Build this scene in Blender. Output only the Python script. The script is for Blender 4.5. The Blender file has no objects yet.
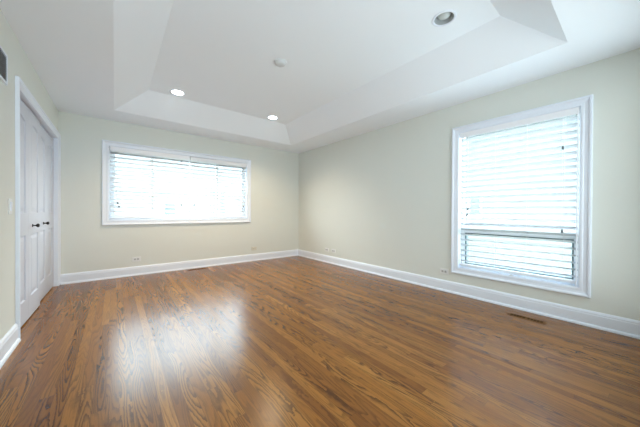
import bpy, bmesh, math, random
from mathutils import Vector, Matrix
random.seed(7)
PI = math.pi
scene = bpy.context.scene
COL = scene.collection

# ---------------------------------------------------------------- camera
CAM = Vector((-3.44, -5.1012, 1.0471))
YAW, PITCH, ROLL, FPX = 0.6774, -0.0063, 0.0057, 255.4956
cam_data = bpy.data.cameras.new('camera')
cam_data.sensor_width = 36.0
cam_data.lens = FPX * 36.0 / 640.0
cam_data.clip_start = 0.02
cam = bpy.data.objects.new('camera', cam_data)
COL.objects.link(cam)
fwd = Vector((math.sin(YAW) * math.cos(PITCH), math.cos(YAW) * math.cos(PITCH), math.sin(PITCH)))
rt = Vector((math.cos(YAW), -math.sin(YAW), 0))
up = rt.cross(fwd)
R = Matrix((rt, up, -fwd)).transposed() @ Matrix.Rotation(ROLL, 3, 'Z')
cam.matrix_world = Matrix.Translation(CAM) @ R.to_4x4()
scene.camera = cam

# ---------------------------------------------------------------- world, exposure
SKY = 5.0
w = bpy.data.worlds.new('overcast_sky'); scene.world = w; w.use_nodes = True
nt = w.node_tree; nt.nodes.clear()
wo = nt.nodes.new('ShaderNodeOutputWorld'); bg = nt.nodes.new('ShaderNodeBackground')
bg.inputs['Color'].default_value = (0.80, 0.90, 1.0, 1); bg.inputs['Strength'].default_value = SKY
nt.links.new(bg.outputs[0], wo.inputs[0])
vs = scene.view_settings
vs.view_transform = 'Standard'; vs.look = 'None'; vs.gamma = 1.0; vs.use_curve_mapping = False
vs.exposure = 1.75
scene.cycles.use_denoising = True
scene.cycles.max_bounces = 14
scene.cycles.diffuse_bounces = 10
scene.cycles.sample_clamp_indirect = 3
scene.cycles.caustics_reflective = False
scene.cycles.caustics_refractive = False
scene.cycles.blur_glossy = 1.0
scene.cycles.use_adaptive_sampling = False

# ---------------------------------------------------------------- dimensions (metres)
H = 2.44            # soffit
HI = 2.697          # tray top
XL = -4.055         # left wall
YF = -5.32          # wall behind the camera
TH = 0.16
# openings
RW = (-4.757, -3.660, 0.345, 2.062)     # right window y0,y1,z0,z1
BW = (-3.510, -1.292, 0.902, 2.042)     # back window x0,x1,z0,z1
CD = (-1.925, -0.075, 0.0, 2.040)       # closet y0,y1,z0,z1

# daylight portals standing in the two window openings
def portal(name, loc, rot, sx, sy):
    l = bpy.data.lights.new(name, 'AREA'); l.shape = 'RECTANGLE'; l.size = sx; l.size_y = sy
    l.cycles.is_portal = True
    o = bpy.data.objects.new(name, l); COL.objects.link(o); o.location = loc; o.rotation_euler = rot
portal('daylight_portal_back', ((BW[0]+BW[1])/2, 0.17, (BW[2]+BW[3])/2), (-PI/2, 0, 0), BW[1]-BW[0], BW[3]-BW[2])
portal('daylight_portal_right', (0.17, (RW[0]+RW[1])/2, (RW[2]+RW[3])/2), (0, PI/2, 0), RW[3]-RW[2], RW[1]-RW[0])

# added soft fill with no fixture, just off the wall behind the viewpoint
fl = bpy.data.lights.new('fill_light', 'AREA'); fl.shape = 'RECTANGLE'; fl.size = 3.6; fl.size_y = 2.0
fl.spread = math.radians(150); fl.energy = 15.5; fl.color = (0.86, 0.96, 1.0)
fo = bpy.data.objects.new('fill_light', fl); COL.objects.link(fo); fo.location = (-2.0, YF + 0.02, 1.25); fo.rotation_euler = (PI/2, 0, 0)

# ---------------------------------------------------------------- materials
def new_mat(name):
    m = bpy.data.materials.new(name); m.use_nodes = True
    return m, m.node_tree, m.node_tree.nodes['Principled BSDF']

def paint(name, col, rough=0.6, bump=0.0, scale=300, spec=0.3, metallic=0.0, mottling=0.0):
    m, t, b = new_mat(name)
    b.inputs['Roughness'].default_value = rough
    b.inputs['Specular IOR Level'].default_value = spec
    b.inputs['Metallic'].default_value = metallic
    tc = t.nodes.new('ShaderNodeTexCoord')
    n = t.nodes.new('ShaderNodeTexNoise'); n.inputs['Scale'].default_value = 3.0; n.inputs['Detail'].default_value = 3
    t.links.new(tc.outputs['Object'], n.inputs['Vector'])
    mx = t.nodes.new('ShaderNodeMix'); mx.data_type = 'RGBA'
    mx.inputs['A'].default_value = (*[c * (1 - mottling) for c in col], 1)
    mx.inputs['B'].default_value = (*[min(1, c * (1 + mottling)) for c in col], 1)
    t.links.new(n.outputs['Fac'], mx.inputs['Factor'])
    t.links.new(mx.outputs['Result'], b.inputs['Base Color'])
    if bump:
        n2 = t.nodes.new('ShaderNodeTexNoise'); n2.inputs['Scale'].default_value = scale
        t.links.new(tc.outputs['Object'], n2.inputs['Vector'])
        bp = t.nodes.new('ShaderNodeBump'); bp.inputs['Strength'].default_value = bump; bp.inputs['Distance'].default_value = 0.001
        t.links.new(n2.outputs['Fac'], bp.inputs['Height']); t.links.new(bp.outputs['Normal'], b.inputs['Normal'])
    return m

M = {}
M['wall'] = paint('wall_paint', (0.70, 0.73, 0.69), 0.75, 0.15, mottling=0.01)
M['ceiling'] = paint('ceiling_paint', (0.87, 0.93, 0.99), 0.85, 0.1, mottling=0.005)
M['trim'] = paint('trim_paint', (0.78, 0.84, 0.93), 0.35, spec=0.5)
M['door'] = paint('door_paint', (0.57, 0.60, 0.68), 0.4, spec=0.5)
M['vinyl'] = paint('window_vinyl', (0.88, 0.91, 0.93), 0.35, spec=0.5)
M['gasket'] = paint('dark_gasket', (0.10, 0.14, 0.15), 0.6)
M['slat'] = paint('blind_slat', (0.56, 0.58, 0.61), 0.5, spec=0.3)
M['rail'] = paint('blind_rail', (0.86, 0.88, 0.92), 0.4, spec=0.4)
M['detector'] = paint('detector_plastic', (0.66, 0.69, 0.71), 0.5)
M['cord'] = paint('blind_cord', (0.75, 0.77, 0.78), 0.8)
M['tassel'] = paint('cord_tassel', (0.10, 0.11, 0.12), 0.5)
M['black'] = paint('black_knob', (0.01, 0.01, 0.012), 0.4, spec=0.35)
M['plate'] = paint('white_plate', (0.76, 0.78, 0.78), 0.35, spec=0.5)
M['cream'] = paint('cream_plate', (0.66, 0.64, 0.54), 0.4, spec=0.5)
M['slot'] = paint('socket_slot', (0.05, 0.05, 0.05), 0.6)
M['socket'] = paint('socket_face', (0.50, 0.52, 0.52), 0.4)
M['metal'] = paint('vent_grey', (0.22, 0.24, 0.26), 0.5, spec=0.5)
M['dark'] = paint('dark_duct', (0.012, 0.010, 0.009), 1.0, spec=0.0)
M['baffle'] = paint('lamp_baffle', (0.42, 0.45, 0.46), 0.35, spec=0.5)
M['bulb_off'] = paint('frosted_bulb', (0.55, 0.60, 0.60), 0.25, spec=0.6)
M['stone'] = paint('outdoor_ground', (0.35, 0.38, 0.30), 0.9, mottling=0.2)
M['siding'] = paint('pale_siding', (0.17, 0.19, 0.20), 0.8, mottling=0.02)
M['roof'] = paint('grey_roofing', (0.25, 0.25, 0.26), 0.9, mottling=0.1)
M['housepane'] = paint('house_window_pane', (0.06, 0.09, 0.11), 0.15, spec=0.6)
M['housetrim'] = paint('house_window_trim', (0.8, 0.8, 0.8), 0.5)

def emit(name, col, s):
    m, t, b = new_mat(name)
    b.inputs['Base Color'].default_value = (0.8, 0.8, 0.8, 1)
    b.inputs['Emission Color'].default_value = (*col, 1); b.inputs['Emission Strength'].default_value = s
    return m
M['bulb_on'] = emit('lit_bulb', (1.0, 0.95, 0.86), 9)

m, t, b = new_mat('window_glass'); t.nodes.remove(b)
tr = t.nodes.new('ShaderNodeBsdfTransparent'); tr.inputs[0].default_value = (0.93, 0.97, 0.96, 1)
gl = t.nodes.new('ShaderNodeBsdfGlossy'); gl.inputs['Roughness'].default_value = 0.02
mixs = t.nodes.new('ShaderNodeMixShader'); mixs.inputs[0].default_value = 0.06
t.links.new(tr.outputs[0], mixs.inputs[1]); t.links.new(gl.outputs[0], mixs.inputs[2])
t.links.new(mixs.outputs[0], t.nodes['Material Output'].inputs[0])
M['glass'] = m

# oak strip floor: 57 mm boards running along Y
def floor_mat():
    m, t, b = new_mat('oak_strip_floor')
    N = t.nodes.new; L = t.links.new
    def math_(op, a, bb=None, c=None):
        n = N('ShaderNodeMath'); n.operation = op
        for i, v in enumerate((a, bb, c)):
            if v is None: continue
            if isinstance(v, (int, float)): n.inputs[i].default_value = v
            else: L(v, n.inputs[i])
        return n.outputs[0]
    def comb(x, y, z=0.0):
        n = N('ShaderNodeCombineXYZ')
        for i, v in enumerate((x, y, z)):
            if isinstance(v, (int, float)): n.inputs[i].default_value = v
            else: L(v, n.inputs[i])
        return n.outputs[0]
    def white(vec):
        n = N('ShaderNodeTexWhiteNoise'); n.noise_dimensions = '3D'; L(vec, n.inputs['Vector']); return n
    def noise(vec, scale, detail=2, rough=0.5):
        n = N('ShaderNodeTexNoise'); n.inputs['Scale'].default_value = scale
        n.inputs['Detail'].default_value = detail; n.inputs['Roughness'].default_value = rough
        L(vec, n.inputs['Vector']); return n.outputs['Fac']
    def ramp(fac, stops):
        n = N('ShaderNodeValToRGB'); L(fac, n.inputs[0]); cr = n.color_ramp
        while len(cr.elements) < len(stops): cr.elements.new(0.5)
        for e, (p, c) in zip(cr.elements, stops): e.position = p; e.color = (*c, 1)
        return n.outputs[0]
    def mix(f, a, bb, mode='MIX'):
        n = N('ShaderNodeMix'); n.data_type = 'RGBA'; n.blend_type = mode
        for k, v in (('Factor', f), ('A', a), ('B', bb)):
            if isinstance(v, (int, float)): n.inputs[k].default_value = v
            elif isinstance(v, tuple): n.inputs[k].default_value = (*v, 1)
            else: L(v, n.inputs[k])
        return n.outputs['Result']
    g = N('ShaderNodeNewGeometry'); sp = N('ShaderNodeSeparateXYZ'); L(g.outputs['Position'], sp.inputs[0])
    X, Y = sp.outputs[0], sp.outputs[1]
    W = 0.057
    u = math_('DIVIDE', X, W); col = math_('FLOOR', u); fu = math_('FRACT', u)
    r1 = white(comb(col, 3.7)); 
    ln = 1.3
    v = math_('ADD', math_('DIVIDE', Y, ln), math_('MULTIPLY', r1.outputs['Value'], 9.0))
    row = math_('FLOOR', v); fv = math_('FRACT', v)
    pid = white(comb(col, row, 1.3))
    sr = N('ShaderNodeSeparateColor'); L(pid.outputs['Color'], sr.inputs[0])
    ra, rb, rc = sr.outputs[0], sr.outputs[1], sr.outputs[2]
    # grain field: contour lines of a stretched noise, different in every board
    gx = math_('ADD', math_('MULTIPLY', X, 1.0), math_('MULTIPLY', ra, 37.0))
    gy = math_('ADD', math_('MULTIPLY', Y, 0.085), math_('MULTIPLY', rb, 53.0))
    fld = noise(comb(gx, gy, math_('MULTIPLY', rc, 11.0)), 12.0, 1.0, 0.4)
    wob = noise(comb(math_('ADD', X, ra), math_('MULTIPLY', Y, 0.5)), 60.0, 2)
    fld2 = math_('ADD', fld, math_('MULTIPLY', wob, 0.03))
    bands = math_('FRACT', math_('MULTIPLY', fld2, 17.0))
    line = ramp(bands, [(0.40, (0.0,)*3), (0.78, (0.85,)*3), (0.95, (1.0,)*3), (1.0, (0.0,)*3)])
    # breaks the dark lines into pores
    pore = noise(comb(X, math_('MULTIPLY', Y, 0.07)), 420.0, 2, 0.6)
    pm = ramp(pore, [(0.30, (0.6,)*3), (0.55, (1,)*3)])
    line = math_('MULTIPLY', line, pm)
    strong = ramp(rc, [(0.2, (0.3,)*3), (0.75, (0.85,)*3)])
    line = math_('MULTIPLY', line, strong)
    fine = noise(comb(X, math_('MULTIPLY', Y, 0.02)), 300.0, 3, 0.6)
    big = noise(comb(X, math_('MULTIPLY', Y, 0.5)), 1.3, 2)
    base = ramp(rb, [(0.0, (0.23, 0.083, 0.011)), (0.3, (0.30, 0.116, 0.017)), (0.7, (0.36, 0.146, 0.022)), (1.0, (0.46, 0.205, 0.038))])
    base = mix(ramp(fine, [(0.3, (0.0,)*3), (0.75, (0.55,)*3)]), base, (0.10, 0.040, 0.014))
    base = mix(ramp(big, [(0.3, (0.35,)*3), (0.7, (0.0,)*3)]), base, (0.15, 0.060, 0.022))
    dark = mix(line, base, (0.022, 0.009, 0.004))
    # seams
    ex = math_('MINIMUM', fu, math_('SUBTRACT', 1.0, fu))
    ey = math_('MULTIPLY', math_('MINIMUM', fv, math_('SUBTRACT', 1.0, fv)), ln / W)
    e = math_('MINIMUM', ex, ey)
    seam = ramp(e, [(0.0, (0.65,)*3), (0.022, (0.0,)*3)])
    c = mix(seam, dark, (0.035, 0.015, 0.008))
    L(c, b.inputs['Base Color'])
    rn = noise(comb(X, Y), 2.0, 3)
    L(math_('ADD', math_('MULTIPLY', rn, 0.03), 0.235), b.inputs['Roughness'])
    b.inputs['Specular IOR Level'].default_value = 0.41
    hgt = math_('SUBTRACT', math_('MULTIPLY', rn, 0.0), math_('ADD', math_('MULTIPLY', seam, 1.0), math_('MULTIPLY', line, 0.15)))
    wav = noise(comb(X, math_('MULTIPLY', Y, 0.3)), 18.0, 2)
    hgt = math_('ADD', hgt, math_('MULTIPLY', wav, 1.2))
    bp = N('ShaderNodeBump'); bp.inputs['Strength'].default_value = 0.25; bp.inputs['Distance'].default_value = 0.001
    t.nodes.remove(bp)
    return m
M['floor'] = floor_mat()
M['regwood'] = paint('register_wood', (0.17, 0.078, 0.018), 0.6, spec=0.15, mottling=0.25)

# ---------------------------------------------------------------- helpers
def obj(name, bm, mat, parent=None, smooth=False, loc=None):
    me = bpy.data.meshes.new(name)
    bmesh.ops.recalc_face_normals(bm, faces=bm.faces)
    bm.to_mesh(me); bm.free()
    if smooth:
        for p in me.polygons: p.use_smooth = True
    me.materials.append(mat)
    o = bpy.data.objects.new(name, me); COL.objects.link(o)
    if loc: o.location = loc
    if parent: o.parent = parent
    return o

def thing(name, label, cat, loc=(0, 0, 0), group=None, rotz=0.0):
    o = bpy.data.objects.new(name, None); COL.objects.link(o)
    o.empty_display_size = 0.05
    o.location = loc; o.rotation_euler = (0, 0, rotz)
    o['label'] = label; o['category'] = cat
    if group: o['group'] = group
    return o

def struct(o, label=None, cat=None):
    o['kind'] = 'structure'
    if label: o['label'] = label
    if cat: o['category'] = cat
    return o

def box(bm, x0, x1, y0, y1, z0, z1):
    vs_ = [bm.verts.new(p) for p in ((x0,y0,z0),(x1,y0,z0),(x1,y1,z0),(x0,y1,z0),(x0,y0,z1),(x1,y0,z1),(x1,y1,z1),(x0,y1,z1))]
    for f in ((0,3,2,1),(4,5,6,7),(0,1,5,4),(1,2,6,5),(2,3,7,6),(3,0,4,7)):
        bm.faces.new([vs_[i] for i in f])
    return vs_

def bevel(bm, w, seg=2):
    bmesh.ops.bevel(bm, geom=bm.edges[:], offset=w, segments=seg, affect='EDGES', profile=0.5)

def bxo(name, mat, parent, x0, x1, y0, y1, z0, z1, bw=0.0, seg=2):
    bm = bmesh.new(); box(bm, x0, x1, y0, y1, z0, z1)
    if bw: bevel(bm, bw, seg)
    return obj(name, bm, mat, parent)

def lathe(bm, prof, n=32, axis='Z', c=(0, 0, 0), close=False):
    rings = []
    for r, h in prof:
        ring = []
        for i in range(n):
            a = 2 * PI * i / n
            p = (r * math.cos(a), r * math.sin(a), h)
            if axis == 'X': p = (h, r * math.cos(a), r * math.sin(a))
            ring.append(bm.verts.new((p[0]+c[0], p[1]+c[1], p[2]+c[2])))
        rings.append(ring)
    for a_, b_ in zip(rings, rings[1:]):
        for i in range(n):
            bm.faces.new((a_[i], a_[(i+1) % n], b_[(i+1) % n], b_[i]))
    if prof[0][0] > 0 and close: bm.faces.new(rings[0])
    if prof[-1][0] > 0 and close: bm.faces.new(rings[-1])
    return rings

def tube(bm, pts, r, n=8):
    prev = None
    for k, p in enumerate(pts):
        p = Vector(p)
        d = (Vector(pts[min(k+1, len(pts)-1)]) - Vector(pts[max(k-1, 0)])).normalized()
        a = d.orthogonal().normalized(); b_ = d.cross(a)
        ring = [bm.verts.new(p + r * (math.cos(2*PI*i/n) * a + math.sin(2*PI*i/n) * b_)) for i in range(n)]
        if prev:
            for i in range(n): bm.faces.new((prev[i], prev[(i+1) % n], ring[(i+1) % n], ring[i]))
        else: bm.faces.new(ring)
        prev = ring
    bm.faces.new(prev)

# plane mappings: 'B' back wall (u=x, w=z, out=-y), 'R' right wall (u=y, w=z, out=-x), 'L' left wall (u=y, w=z, out=+x)
def mp(pl, u, w_, d):
    if pl == 'B': return (u, -d, w_)
    if pl == 'R': return (-d, u, w_)
    if pl == 'L': return (XL + d, u, w_)
def pbox(bm, pl, u0, u1, w0, w1, d0, d1):
    a = mp(pl, u0, w0, d0); b_ = mp(pl, u1, w1, d1)
    return box(bm, min(a[0], b_[0]), max(a[0], b_[0]), min(a[1], b_[1]), max(a[1], b_[1]), min(a[2], b_[2]), max(a[2], b_[2]))

def casing(bm, pl, u0, u1, w0, w1, prof, closed=True, bottom_open=False):
    # prof: (offset outward from the opening, height off the wall)
    rings = []
    for d, h in prof:
        if bottom_open:
            pts = [(u0-d, w0), (u0-d, w1+d), (u1+d, w1+d), (u1+d, w0)]
        else:
            pts = [(u0-d, w0-d), (u0-d, w1+d), (u1+d, w1+d), (u1+d, w0-d)]
        rings.append([bm.verts.new(mp(pl, a, c, h)) for a, c in pts])
    n = 4
    for A, B in zip(rings, rings[1:]):
        for i in range(n if not bottom_open else n-1):
            bm.faces.new((A[i], A[(i+1) % n], B[(i+1) % n], B[i]))

# ---------------------------------------------------------------- room shell
bm = bmesh.new(); box(bm, XL - 0.9, 0.16, YF - 0.16, 0.16, -0.20, 0.0)
struct(obj('floor', bm, M['floor']), 'brown oak strip floor with glossy finish', 'floor')

def wall_with_hole(name, pl, u0, u1, hole, top, mat, label):
    bm = bmesh.new(); a, b_, c, d = hole
    us = [u0, a, b_, u1]; ws = [0.0, c, d, top] if c > 0 else [0.0, d, top]
    # front and back grids with the opening left out, plus the reveal
    t = -TH
    for i in range(3):
        for j in range(len(ws)-1):
            if i == 1 and ((c > 0 and j == 1) or (c <= 0 and j == 0)): continue
            for dd in (0.0, t):
                bm.faces.new([bm.verts.new(mp(pl, *p, dd)) for p in ((us[i], ws[j]), (us[i+1], ws[j]), (us[i+1], ws[j+1]), (us[i], ws[j+1]))])
    edges = [((a, max(c, 0)), (a, d)), ((a, d), (b_, d)), ((b_, d), (b_, max(c, 0)))]
    if c > 0: edges.append(((b_, c), (a, c)))
    edges += [((u0, 0), (u0, top)), ((u0, top), (u1, top)), ((u1, top), (u1, 0))]
    for p, q in edges:
        bm.faces.new([bm.verts.new(mp(pl, *p, 0.0)), bm.verts.new(mp(pl, *q, 0.0)), bm.verts.new(mp(pl, *q, t)), bm.verts.new(mp(pl, *p, t))])
    bmesh.ops.remove_doubles(bm, verts=bm.verts, dist=1e-5)
    return struct(obj(name, bm, mat), label, 'wall')

wall_with_hole('wall_back', 'B', XL, 0.0, BW, H, M['wall'], 'cream far wall with the wide window')
wall_with_hole('wall_right', 'R', YF, 0.0, RW, H, M['wall'], 'pale green-grey right wall with the tall window')
wall_with_hole('wall_left', 'L', YF, 0.0, (CD[0], CD[1], 0.0, CD[3]), H, M['wall'], 'pale left wall with the closet doors')
bm = bmesh.new(); box(bm, XL, 0.0, YF - 0.12, YF, 0.0, H)
struct(obj('wall_front', bm, M['wall']), 'pale wall behind the viewpoint', 'wall')
# closet recess behind the doors
bm = bmesh.new()
cx0, cx1, cy0, cy1 = XL - 0.75, XL - TH, CD[0] - 0.05, CD[1] + 0.05
box(bm, cx0 - 0.05, cx0, cy0 - 0.05, cy1 + 0.05, 0, H - 0.1)
box(bm, cx0, cx1, cy0 - 0.05, cy0, 0, H - 0.1); box(bm, cx0, cx1, cy1, cy1 + 0.05, 0, H - 0.1)
box(bm, cx0, cx1, cy0, cy1, H - 0.15, H - 0.1)
struct(obj('wall_closet', bm, M['wall']), 'inside of the closet behind the doors', 'wall')

# tray ceiling
TL, TR, TB, TF = -3.446, -0.558, -0.545, -4.7325
IN = 0.366
LAMPS = [(-2.757, -1.073), (-1.277, -1.072), (-1.256, -4.054)]
LR = 0.078
bm = bmesh.new()
def q(*pts): bm.faces.new([bm.verts.new(p) for p in pts])
xs = [XL - 0.0, TL, TR, 0.0]; ys = [YF, TF, TB, 0.0]
for i in range(3):
    for j in range(3):
        if i == 1 and j == 1: continue
        q((xs[i], ys[j], H), (xs[i+1], ys[j], H), (xs[i+1], ys[j+1], H), (xs[i], ys[j+1], H))
o4 = [(TL, TF, H), (TR, TF, H), (TR, TB, H), (TL, TB, H)]
i4 = [(TL+IN, TF+IN, HI), (TR-IN, TF+IN, HI), (TR-IN, TB-IN, HI), (TL+IN, TB-IN, HI)]
for k in range(4): q(o4[k], o4[(k+1) % 4], i4[(k+1) % 4], i4[k])
ax = sorted({TL+IN, TR-IN, LAMPS[0][0]-.13, LAMPS[0][0]+.13, -1.40, -1.13})
ay = sorted({TF+IN, TB-IN, -1.20, -0.94, LAMPS[2][1]-.13, LAMPS[2][1]+.13})
for a, b_ in zip(ax, ax[1:]):
    for c, d in zip(ay, ay[1:]):
        hit = [l for l in LAMPS if a < l[0] < b_ and c < l[1] < d]
        if not hit:
            q((a, c, HI), (b_, c, HI), (b_, d, HI), (a, d, HI)); continue
        lx, ly = hit[0]; n = 48; inner = []; outer = []
        for k in range(n):
            t_ = 2 * PI * (k + 0.5) / n; cs, sn = math.cos(t_), math.sin(t_)
            inner.append(bm.verts.new((lx + LR * cs, ly + LR * sn, HI)))
            sx = ((b_ - lx) if cs > 0 else (lx - a)) / abs(cs); sy = ((d - ly) if sn > 0 else (ly - c)) / abs(sn)
            s = min(sx, sy); outer.append(bm.verts.new((lx + s * cs, ly + s * sn, HI)))
        for k in range(n):
            bm.faces.new((inner[k], inner[(k+1) % n], outer[(k+1) % n], outer[k]))
        for X_, Y_ in ((a, c), (b_, c), (b_, d), (a, d)):      # corner slivers
            ds = sorted(outer, key=lambda v_: (v_.co.x - X_)**2 + (v_.co.y - Y_)**2)[:2]
            bm.faces.new((ds[0], ds[1], bm.verts.new((X_, Y_, HI))))
struct(obj('ceiling', bm, M['ceiling']), 'white tray ceiling with sloped sides', 'ceiling')
bm = bmesh.new(); box(bm, XL - 0.9, 0.3, YF - 0.2, 0.3, HI + 0.25, HI + 0.30)
box(bm, XL - 0.9, XL - 0.85, YF - 0.2, 0.3, H + 0.0, HI + 0.25); box(bm, 0.25, 0.3, YF - 0.2, 0.3, H + 0.0, HI + 0.25)
box(bm, XL - 0.85, 0.25, 0.25, 0.3, H + 0.0, HI + 0.25); box(bm, XL - 0.85, 0.25, YF - 0.2, YF - 0.15, H + 0.0, HI + 0.25)
struct(obj('roof_deck', bm, M['roof']), 'roof deck above the ceiling', 'roof')

# baseboards
BBP = [(0.0, 0.0), (0.030, 0.0), (0.030, 0.012), (0.024, 0.022), (0.017, 0.026), (0.017, 0.112), (0.013, 0.120), (0.015, 0.127), (0.010, 0.138), (0.004, 0.147), (0.0, 0.147)]
def base(name, pl, u0, u1, m0=0, m1=0, label=None):
    bm = bmesh.new(); r0 = []; r1 = []
    for d, z in BBP:
        r0.append(bm.verts.new(mp(pl, u0 + m0 * d, z, d))); r1.append(bm.verts.new(mp(pl, u1 - m1 * d, z, d)))
    for k in range(len(BBP)-1): bm.faces.new((r0[k], r0[k+1], r1[k+1], r1[k]))
    bm.faces.new(r0); bm.faces.new(r1)
    struct(obj(name, bm, M['trim']), label, 'baseboard')
base('baseboard_back', 'B', XL, 0.0, 1, 1, 'white baseboard under the wide window')
base('baseboard_right', 'R', YF, 0.0, 0, 1, 'white baseboard along the right wall')
base('baseboard_left', 'L', YF, -2.006, 0, 0, 'white baseboard beside the closet')

# window and closet casings
CP = [(-0.003, -0.075), (-0.003, 0.010), (0.006, 0.014), (0.020, 0.015), (0.026, 0.012), (0.052, 0.017), (0.056, 0.024), (0.064, 0.029), (0.074, 0.029), (0.079, 0.022), (0.080, 0.0)]
bm = bmesh.new(); casing(bm, 'B', *BW, CP); struct(obj('trim_1', bm, M['trim']), 'white moulded casing around the wide window', 'trim')
bm = bmesh.new(); casing(bm, 'R', *RW, CP); struct(obj('trim_2', bm, M['trim']), 'white moulded casing around the tall window', 'trim')
CC = [(-0.003, -0.11), (-0.003, 0.010), (0.006, 0.014), (0.030, 0.015), (0.036, 0.012), (0.056, 0.017), (0.062, 0.024), (0.072, 0.024), (0.0745, 0.018), (0.0748, 0.0)]
bm = bmesh.new(); casing(bm, 'L', CD[0], CD[1], 0.0, CD[3], CC, bottom_open=True)
struct(obj('trim_3', bm, M['trim']), 'white casing around the closet opening', 'trim')

# ---------------------------------------------------------------- windows
def rect_frame(bm, pl, u0, u1, w0, w1, t, d0, d1):
    pbox(bm, pl, u0, u1, w0, w0+t, d0, d1); pbox(bm, pl, u0, u1, w1-t, w1, d0, d1)
    pbox(bm, pl, u0, u0+t, w0+t, w1-t, d0, d1); pbox(bm, pl, u1-t, u1, w0+t, w1-t, d0, d1)

# window_1: wide three-light slider in the back wall
win = struct(thing('window_1', 'wide three-light window in the far wall', 'window', (0, 0, 0)))
bm = bmesh.new(); rect_frame(bm, 'B', *BW, 0.035, -0.155, -0.08); obj('window_frame', bm, M['vinyl'], win)
u0, u1, w0, w1 = BW[0]+.035, BW[1]-.035, BW[2]+.035, BW[3]-.035
ua, ub = u0 + (u1-u0)*0.25, u0 + (u1-u0)*0.75
for k, (a, c) in enumerate(((u0, ua+.02), (ua-.02, ub+.02), (ub-.02, u1))):
    dd = (-0.115, -0.09) if k != 1 else (-0.145, -0.118)
    bm = bmesh.new(); rect_frame(bm, 'B', a, c, w0, w1, 0.04, *dd); s_ = obj('sash', bm, M['vinyl'], win)
    bm = bmesh.new(); pbox(bm, 'B', a+.04, c-.04, w0+.04, w1-.04, sum(dd)/2-.002, sum(dd)/2+.002); obj('pane', bm, M['glass'], s_)

# window_2: tall window in the right wall, fixed light over a hopper
win = struct(thing('window_2', 'tall window with a low sash in the right wall', 'window', (0, 0, 0)))
bm = bmesh.new(); rect_frame(bm, 'R', *RW, 0.022, -0.155, -0.08); pbox(bm, 'R', RW[0]+.022, RW[1]-.022, 0.815, 0.862, -0.155, -0.085)
obj('window_frame', bm, M['vinyl'], win)
bm = bmesh.new(); pbox(bm, 'R', RW[0]+.022, RW[1]-.022, 0.862, RW[3]-.022, -0.125, -0.121); obj('pane', bm, M['glass'], win)
a, c, e, f = RW[0]+.024, RW[1]-.024, RW[2]+.024, 0.813
bm = bmesh.new(); rect_frame(bm, 'R', a, c, e, f, 0.024, -0.14, -0.09); s_ = obj('sash', bm, M['vinyl'], win)
bm = bmesh.new(); rect_frame(bm, 'R', a+.024, c-.024, e+.024, f-.024, 0.012, -0.13, -0.086); obj('gasket', bm, M['gasket'], s_)
bm = bmesh.new(); pbox(bm, 'R', a+.036, c-.036, e+.036, f-.036, -0.119, -0.115); obj('pane', bm, M['glass'], s_)
bm = bmesh.new(); pbox(bm, 'R', -4.245, -4.205, RW[2], RW[2]+.012, -0.016, 0.004); pbox(bm, 'R', -4.232, -4.218, RW[2]+.012, RW[2]+.02, -0.012, 0.008)
o = obj('sash_lock', bm, M['plate'], win)

# ---------------------------------------------------------------- blinds
PITCH_S = 0.064
def slats_bm(pl, u0, u1, ztop, zbot, dc, tilt, sag_last=0.0, width=0.064):
    bm = bmesh.new(); n = int((ztop - zbot) / PITCH_S)
    p = (ztop - zbot) / n
    for k in range(n):
        z = ztop - p * (k + 0.5)
        nu = 12 if (sag_last and k >= n-2) else 1
        rows = []
        for iu in range(nu + 1):
            u = u0 + (u1 - u0) * iu / nu; s = 0
            if sag_last and k >= n - 2:
                x = iu / nu; amt = sag_last * (1.0 if k == n-1 else 0.5)
                s = -amt * math.sin(PI * x)
            top = []; bot = []
            for j in range(5):
                v = (j / 4 - 0.5) * width
                crown = 0.003 * (1 - (2 * v / width) ** 2)
                dz = -v * math.sin(tilt) + crown * math.cos(tilt)     # v>0 is the room side
                dd = dc + v * math.cos(tilt) + crown * math.sin(tilt)
                top.append(bm.verts.new(mp(pl, u, z + dz + s + 0.0013, dd)))
                bot.append(bm.verts.new(mp(pl, u, z + dz + s - 0.0013, dd)))
            rows.append((top, bot))
        for (t0, b0), (t1, b1) in zip(rows, rows[1:]):
            for j in range(4):
                bm.faces.new((t0[j], t0[j+1], t1[j+1], t1[j])); bm.faces.new((b0[j], b1[j], b1[j+1], b0[j+1]))
            bm.faces.new((t0[0], t1[0], b1[0], b0[0])); bm.faces.new((t0[4], b0[4], b1[4], t1[4]))
        for t_, b_ in (rows[0], rows[-1]):
            bm.faces.new(t_ + b_[::-1])
    return bm

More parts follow.
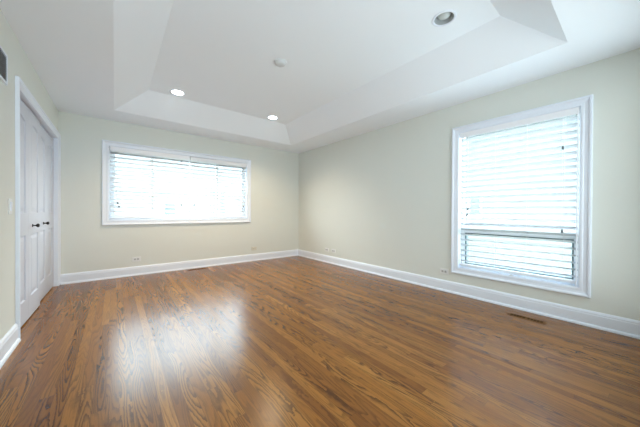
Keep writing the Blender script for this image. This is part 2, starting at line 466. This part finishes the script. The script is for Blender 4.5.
def blind(label, pl, u0, u1, z1, zb, tilt, cords, wand=None, sag=0.0, ladders=4):
    t = thing('window_blind', label, 'blind', (0, 0, 0), 'white slatted window blinds')
    DC = -0.038
    bm = bmesh.new(); pbox(bm, pl, u0, u1, z1-.068, z1-.002, -0.010, 0.002); bevel(bm, 0.002, 1); obj('valance', bm, M['rail'], t)
    bm = bmesh.new(); pbox(bm, pl, u0+.004, u1-.004, z1-.048, z1-.002, -0.066, -0.012); obj('head_rail', bm, M['slat'], t)
    obj('slat_panel', slats_bm(pl, u0+.004, u1-.004, z1-.062, zb+.03, DC, tilt, sag), M['slat'], t)
    bm = bmesh.new(); pbox(bm, pl, u0+.004, u1-.004, zb, zb+.022, DC-.028, DC+.028); bevel(bm, 0.004, 2); obj('bottom_rail', bm, M['rail'], t)
    for k in range(ladders):
        u = u0 + 0.10 + (u1 - u0 - 0.20) * k / (ladders - 1)
        bm = bmesh.new()
        for d in (DC-.034, DC+.034):
            tube(bm, [mp(pl, u, z1-.05, d), mp(pl, u, zb+.01, d)], 0.0011, 5)
        obj('ladder_cord', bm, M['cord'], t)
    for (u, z) in cords:
        bm = bmesh.new(); tube(bm, [mp(pl, u, z1-.06, 0.004), mp(pl, u, z+.02, 0.006)], 0.0012, 5)
        c = obj('lift_cord', bm, M['cord'], t)
        bm = bmesh.new(); px, py, pz = mp(pl, u, z, 0.006)
        lathe(bm, [(0.003, 0.022), (0.006, 0.014), (0.0095, 0.0), (0.0095, -0.014), (0.004, -0.017)], 12, 'Z', (px, py, pz), True)
        obj('tassel', bm, M['tassel'], c, smooth=False)
    if wand:
        u, z = wand
        bm = bmesh.new(); tube(bm, [mp(pl, u, z1-.055, 0.005), mp(pl, u, z, 0.008)], 0.0055, 8)
        obj('tilt_wand', bm, M['rail'], t)
    return t

TILT = math.radians(35)
MID = -2.372
blind('white slatted blind over the left half of the wide window, last slat sagging', 'B', BW[0]+.012, MID-.006, BW[3], BW[2]+.022, TILT,
      [(-3.400, 1.165), (-3.385, 1.115), (-2.51, 1.93), (-2.51, 1.15)], sag=0.035)
blind('white slatted blind over the right half of the wide window', 'B', MID+.006, BW[1]-.012, BW[3]-.004, BW[2]+.018, TILT,
      [(-2.30, 1.16), (-2.285, 1.07), (-1.37, 1.90), (-1.37, 1.15)], wand=(MID+.02, BW[2]+.008))
blind('tall white slatted blind filling the right wall window', 'R', RW[0]+.010, RW[1]-.010, RW[3], RW[2]+.028, math.radians(-24),
      [(-3.775, 1.09), (-3.765, 1.02), (-4.635, 1.69), (-4.635, 0.87)], wand=(RW[0]+.018, RW[2]+.012))

# ---------------------------------------------------------------- closet doors (four bifold leaves)
def leaf_bm(wd, z0, z1, th):
    # local: u in 0..wd along +Y, z, front face at x=0 facing +X, back at x=-th
    bm = bmesh.new(); N = 12
    st = 0.085; pu0, pu1 = st, wd - st
    panels = [(z0 + 0.20, 0.815, 0.0), (1.02, z1 - 0.15, 0.028)]
    us = [pu0 + (pu1 - pu0) * i / N for i in range(N + 1)]
    def V(u, z, x): return bm.verts.new((x, u, z))
    def top(p, u): 
        s = (u - pu0) / (pu1 - pu0)
        return p[1] + p[2] * math.sin(PI * s) ** 1.5
    def quad(a, b_, c, d): bm.faces.new((V(*a), V(*b_), V(*c), V(*d)))
    quad((0, z0, 0), (pu0, z0, 0), (pu0, z1, 0), (0, z1, 0))
    quad((pu1, z0, 0), (wd, z0, 0), (wd, z1, 0), (pu1, z1, 0))
    for i in range(N):
        a, c = us[i], us[i+1]
        lo0 = lo1 = z0
        for p in panels:
            quad((a, lo0, 0), (c, lo1, 0), (c, p[0], 0), (a, p[0], 0))
            lo0, lo1 = top(p, a), top(p, c)
        quad((a, lo0, 0), (c, lo1, 0), (c, z1, 0), (a, z1, 0))
    for p in panels:
        loops = []
        for ins, dep in ((0, 0), (0.004, -0.009), (0.014, -0.010), (0.022, -0.010), (0.050, -0.002)):
            k = 1 - 2 * ins / (pu1 - pu0); cu = (pu0 + pu1) / 2
            bl = [V(cu + (u - cu) * k, p[0] + ins, dep) for u in us]
            tp = [V(cu + (u - cu) * k, top(p, u) - ins, dep) for u in us]
            loops.append((bl, tp))
        for (b0, t0), (b1, t1) in zip(loops, loops[1:]):
            r0 = b0 + t0[::-1]; r1 = b1 + t1[::-1]
            for i in range(len(r0)):
                j = (i + 1) % len(r0)
                bm.faces.new((r0[i], r0[j], r1[j], r1[i]))
        bl, tp = loops[-1]
        for i in range(N): bm.faces.new((bl[i], bl[i+1], tp[i+1], tp[i]))
    # back and edges
    quad((0, z0, -th), (0, z1, -th), (wd, z1, -th), (wd, z0, -th))
    for a, b_ in (((0, z0), (wd, z0)), ((wd, z0), (wd, z1)), ((wd, z1), (0, z1)), ((0, z1), (0, z0))):
        quad((a[0], a[1], 0), (b_[0], b_[1], 0), (b_[0], b_[1], -th), (a[0], a[1], -th))
    bmesh.ops.remove_doubles(bm, verts=bm.verts, dist=1e-5)
    return bm

def knob(parent, loc):
    bm = bmesh.new()
    lathe(bm, [(0.016, 0.0), (0.016, 0.004), (0.007, 0.007), (0.006, 0.022), (0.014, 0.028), (0.0185, 0.035), (0.0185, 0.043), (0.012, 0.049), (0.0001, 0.050)], 20, 'X', (0, 0, 0), True)
    o = obj('knob', bm, M['black'], parent, smooth=True, loc=loc); o['label'] = 'black round knob'
LWD = 0.459; TK = 0.034
def bifold(name, label, pts, knob_leaf, knob_u):
    # pts: three (x, y) points of the door line seen from above
    d = struct(thing(name, label, 'door', (pts[0][0], pts[0][1], 0)))
    for k in range(2):
        p, r = pts[k], pts[k+1]
        ang = math.atan2(-(r[0]-p[0]), r[1]-p[1])
        wl = math.hypot(r[0]-p[0], r[1]-p[1]) - 0.003
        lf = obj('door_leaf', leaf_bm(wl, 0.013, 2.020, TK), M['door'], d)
        lf.location = (p[0]-pts[0][0], p[1]-pts[0][1], 0); lf.rotation_euler = (0, 0, ang)
        if k == knob_leaf: knob(lf, (0, knob_u, 0.895))
xd = XL - 0.030
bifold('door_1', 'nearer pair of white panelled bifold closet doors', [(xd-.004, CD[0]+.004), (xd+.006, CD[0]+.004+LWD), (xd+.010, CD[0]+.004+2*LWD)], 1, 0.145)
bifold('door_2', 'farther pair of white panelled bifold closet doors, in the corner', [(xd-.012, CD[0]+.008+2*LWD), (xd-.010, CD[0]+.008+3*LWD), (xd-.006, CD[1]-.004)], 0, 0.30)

# ---------------------------------------------------------------- wall plates
def outlet(pl, u, z, label, mat, horizontal=True, sockmat=None):
    x, y, _ = mp(pl, u, z, 0); t = thing('wall_outlet', label, 'outlet', (x, y, z), 'electrical outlets low on the walls')
    def B(u0, u1, w0, w1, d0, d1):
        a = mp(pl, u0, w0, d0); b_ = mp(pl, u1, w1, d1)
        o0 = mp(pl, 0, 0, 0)
        a = [a[i]-o0[i] for i in range(3)]; b_ = [b_[i]-o0[i] for i in range(3)]
        return [min(a[0], b_[0]), max(a[0], b_[0]), min(a[1], b_[1]), max(a[1], b_[1]), min(a[2], b_[2]), max(a[2], b_[2])]
    hw, hh = (0.058, 0.036) if horizontal else (0.036, 0.058)
    bxo('cover_plate', mat, t, *B(-hw, hw, -hh, hh, 0.0, 0.006), bw=0.002)
    for s in (-1, 1):
        cu, cw = (s * 0.0195, 0) if horizontal else (0, s * 0.0195)
        so = bxo('socket', sockmat or M['socket'], t, *B(cu-.015, cu+.015, cw-.015, cw+.015, 0.005, 0.0085), bw=0.0015)
        bm = bmesh.new()
        for k in (-1, 1):
            v = (cu-.006, cu+.006, cw+k*.006-.0015, cw+k*.006+.0015) if horizontal else (cu+k*.006-.0015, cu+k*.006+.0015, cw-.006, cw+.006)
            box(bm, *B(*v, 0.0084, 0.0092))
        obj('slot', bm, M['slot'], so)
    return t
outlet('B', -3.161, 0.262, 'white sideways outlet on the far wall near the closet', M['plate'])
outlet('B', -1.130, 0.262, 'cream outlet on the far wall right of the wide window', M['cream'], sockmat=M['cream'])
outlet('R', -1.06, 0.262, 'white outlet on the right wall, the one nearest the far corner', M['plate'])
outlet('R', -1.27, 0.262, 'white outlet on the right wall, second from the far corner', M['plate'])
outlet('R', -3.485, 0.262, 'white sideways outlet just left of the tall window', M['plate'])

t = thing('light_switch', 'white rocker light switch beside the closet doors', 'light switch', (XL, -2.140, 1.075))
bxo('cover_plate', M['plate'], t, 0, 0.006, -0.036, 0.036, -0.058, 0.058, bw=0.002)
bm = bmesh.new(); box(bm, 0.005, 0.009, -0.0165, 0.0165, -0.033, 0.033); 
for v in bm.verts:
    if v.co.z > 0 and v.co.x > 0.008: v.co.x += 0.003
obj('rocker', bm, M['trim'], t)

# return air grille high on the left wall
t = thing('air_vent', 'grey louvred air vent in a white frame high on the left wall', 'air vent', (XL, -2.40, 2.06))
bm = bmesh.new()
def ring(bm, y0, y1, z0, z1, t_, x0, x1):
    box(bm, x0, x1, y0, y1, z0, z0+t_); box(bm, x0, x1, y0, y1, z1-t_, z1)
    box(bm, x0, x1, y0, y0+t_, z0+t_, z1-t_); box(bm, x0, x1, y1-t_, y1, z0+t_, z1-t_)
ring(bm, -0.20, 0.177, -0.108, 0.108, 0.016, 0.0, 0.010); obj('vent_frame', bm, M['trim'], t)
bxo('duct', M['metal'], t, 0.0, 0.003, -0.184, 0.161, -0.092, 0.092)
bm = bmesh.new()
for k in range(14):
    z = -0.088 + k * 0.0129
    vs_ = box(bm, 0.002, 0.009, -0.184, 0.161, z, z + 0.0035)
    for v in vs_:
        if v.co.x > 0.005: v.co.z -= 0.005
obj('louver_panel', bm, M['metal'], t)

# floor registers (wood, flush)
def register(label, loc, rotz, Ln=0.30, Wd=0.075):
    t = thing('floor_register', label, 'floor vent', loc, 'wooden floor registers', rotz)
    bm = bmesh.new(); h = 0.003
    ring2 = [(-Ln/2, Ln/2, -Wd/2, -Wd/2+.014), (-Ln/2, Ln/2, Wd/2-.014, Wd/2), (-Ln/2, -Ln/2+.022, -Wd/2+.014, Wd/2-.014), (Ln/2-.022, Ln/2, -Wd/2+.014, Wd/2-.014), (-.008, .008, -Wd/2+.014, Wd/2-.014)]
    for a in ring2: box(bm, *a, 0.0005, h)
    obj('register_frame', bm, M['regwood'], t)
    bm = bmesh.new()
    for s in (-1, 1):
        a0, a1 = sorted((s * 0.008, s * (Ln/2-.022)))
        n = 5; st = (a1 - a0) / n
        for k in range(1, n): box(bm, a0 + st*k - .003, a0 + st*k + .003, -Wd/2+.014, Wd/2-.014, 0.0006, h-.0004)
    box(bm, -Ln/2+.022, Ln/2-.022, -.0025, .0025, 0.0006, h-.0004)
    obj('grille', bm, M['regwood'], t)
    bxo('duct', M['dark'], t, -Ln/2+.02, Ln/2-.02, -Wd/2+.012, Wd/2-.012, 0.0002, 0.0009)
register('brown wooden floor register below the tall window', (-0.248, -4.415, 0), PI/2)
register('brown wooden floor register below the wide window', (-2.28, -0.13, 0), 0)

# ---------------------------------------------------------------- ceiling fittings
def lamp(x, y, label, on):
    t = thing('recessed_light', label, 'ceiling light', (x, y, HI), 'recessed ceiling lights')
    bm = bmesh.new()
    lathe(bm, [(0.076, 0.004), (0.076, -0.002), (0.080, -0.006), (0.092, -0.005), (0.098, 0.0), (0.097, 0.001)], 40)
    obj('trim_ring', bm, M['trim'], t, smooth=True)
    bm = bmesh.new()
    lathe(bm, [(0.0755, 0.002), (0.074, 0.015), (0.068, 0.035), (0.066, 0.095), (0.0001, 0.097)], 40)
    obj('baffle', bm, M['trim'] if on else M['baffle'], t, smooth=True)
    bm = bmesh.new()
    lathe(bm, [(0.0001, 0.008), (0.030, 0.011), (0.046, 0.020), (0.052, 0.034), (0.040, 0.060), (0.022, 0.085)], 32)
    obj('bulb', bm, M['bulb_on'] if on else M['bulb_off'], t, smooth=True)
    if on:
        l = bpy.data.lights.new('lamp_beam', 'SPOT'); l.energy = 26; l.color = (1.0, 0.77, 0.50)
        l.spot_size = math.radians(130); l.spot_blend = 0.8; l.shadow_soft_size = 0.07
        o = bpy.data.objects.new('lamp_beam', l); COL.objects.link(o); o.parent = t; o.location = (0, 0, -0.012)
lamp(*LAMPS[0], 'lit recessed light in the tray, nearer the closet', True)
lamp(*LAMPS[1], 'lit recessed light in the tray, nearer the far right corner', True)
lamp(*LAMPS[2], 'grey recessed light, unlit, nearest the viewer', False)

t = thing('smoke_detector', 'small round white detector in the middle of the tray ceiling', 'smoke detector', (-2.016, -2.618, HI))
bm = bmesh.new(); lathe(bm, [(0.068, 0.0), (0.068, -0.010), (0.064, -0.012)], 36, close=True); obj('mounting_base', bm, M['detector'], t)
bm = bmesh.new(); lathe(bm, [(0.060, -0.012), (0.058, -0.024), (0.046, -0.032), (0.020, -0.034), (0.0001, -0.034)], 36); obj('cover', bm, M['detector'], t, smooth=True)

# ---------------------------------------------------------------- outside
bm = bmesh.new(); box(bm, -40, 40, -40, 40, -3.3, -3.1)
struct(obj('ground', bm, M['stone']), 'ground outside the windows', 'ground')

def house(label, loc, rotz, W_, D_, Hh, wins):
    # local: front faces -Y at y=0
    t = thing('neighbouring_house', label, 'house', loc, None, rotz)
    bm = bmesh.new(); box(bm, -W_/2, W_/2, 0, D_, 0, Hh)
    n = int(Hh / 0.18)
    for k in range(n):
        z = k * 0.18
        vs_ = box(bm, -W_/2, W_/2, -0.02, 0.0, z, z + 0.175)
        for v in vs_:
            if v.co.z > z + 0.1 and v.co.y < -0.01: v.co.y = -0.004
    obj('wall', bm, M['siding'], t)
    bm = bmesh.new()
    A = [bm.verts.new(p) for p in ((-W_/2-.3, -.3, Hh), (W_/2+.3, -.3, Hh), (W_/2+.3, D_+.3, Hh), (-W_/2-.3, D_+.3, Hh), (-W_/2-.3, D_/2, Hh+0.5), (W_/2+.3, D_/2, Hh+0.5))]
    for f in ((0, 1, 5, 4), (2, 3, 4, 5), (0, 4, 3), (1, 2, 5), (0, 3, 2, 1)): bm.faces.new([A[i] for i in f])
    obj('roof', bm, M['roof'], t)
    for (u, z, w_, h_) in wins:
        bm = bmesh.new()
        for a in ((u-w_/2-.06, u+w_/2+.06, z-.06, z), (u-w_/2-.06, u+w_/2+.06, z+h_, z+h_+.06), (u-w_/2-.06, u-w_/2, z, z+h_), (u+w_/2, u+w_/2+.06, z, z+h_)):
            box(bm, a[0], a[1], -0.06, -0.0, a[2], a[3])
        f = obj('window', bm, M['housetrim'], t)
        bm = bmesh.new(); box(bm, u-w_/2, u+w_/2, -0.03, -0.02, z, z+h_); obj('pane', bm, M['housepane'], f)
house('pale sided house seen through the wide window', (0.4, 7.0, -3.1), 0, 13, 7, 6.8,
      [(-2.05, 3.95, 0.40, 0.6), (-0.40, 3.95, 0.25, 1.1), (0.06, 3.95, 0.28, 1.1)])
house('pale sided house seen through the tall window', (6.5, -2.4, -3.1), -PI/2, 12, 7, 6.9,
      [(-0.9, 4.03, 0.35, 0.62)])
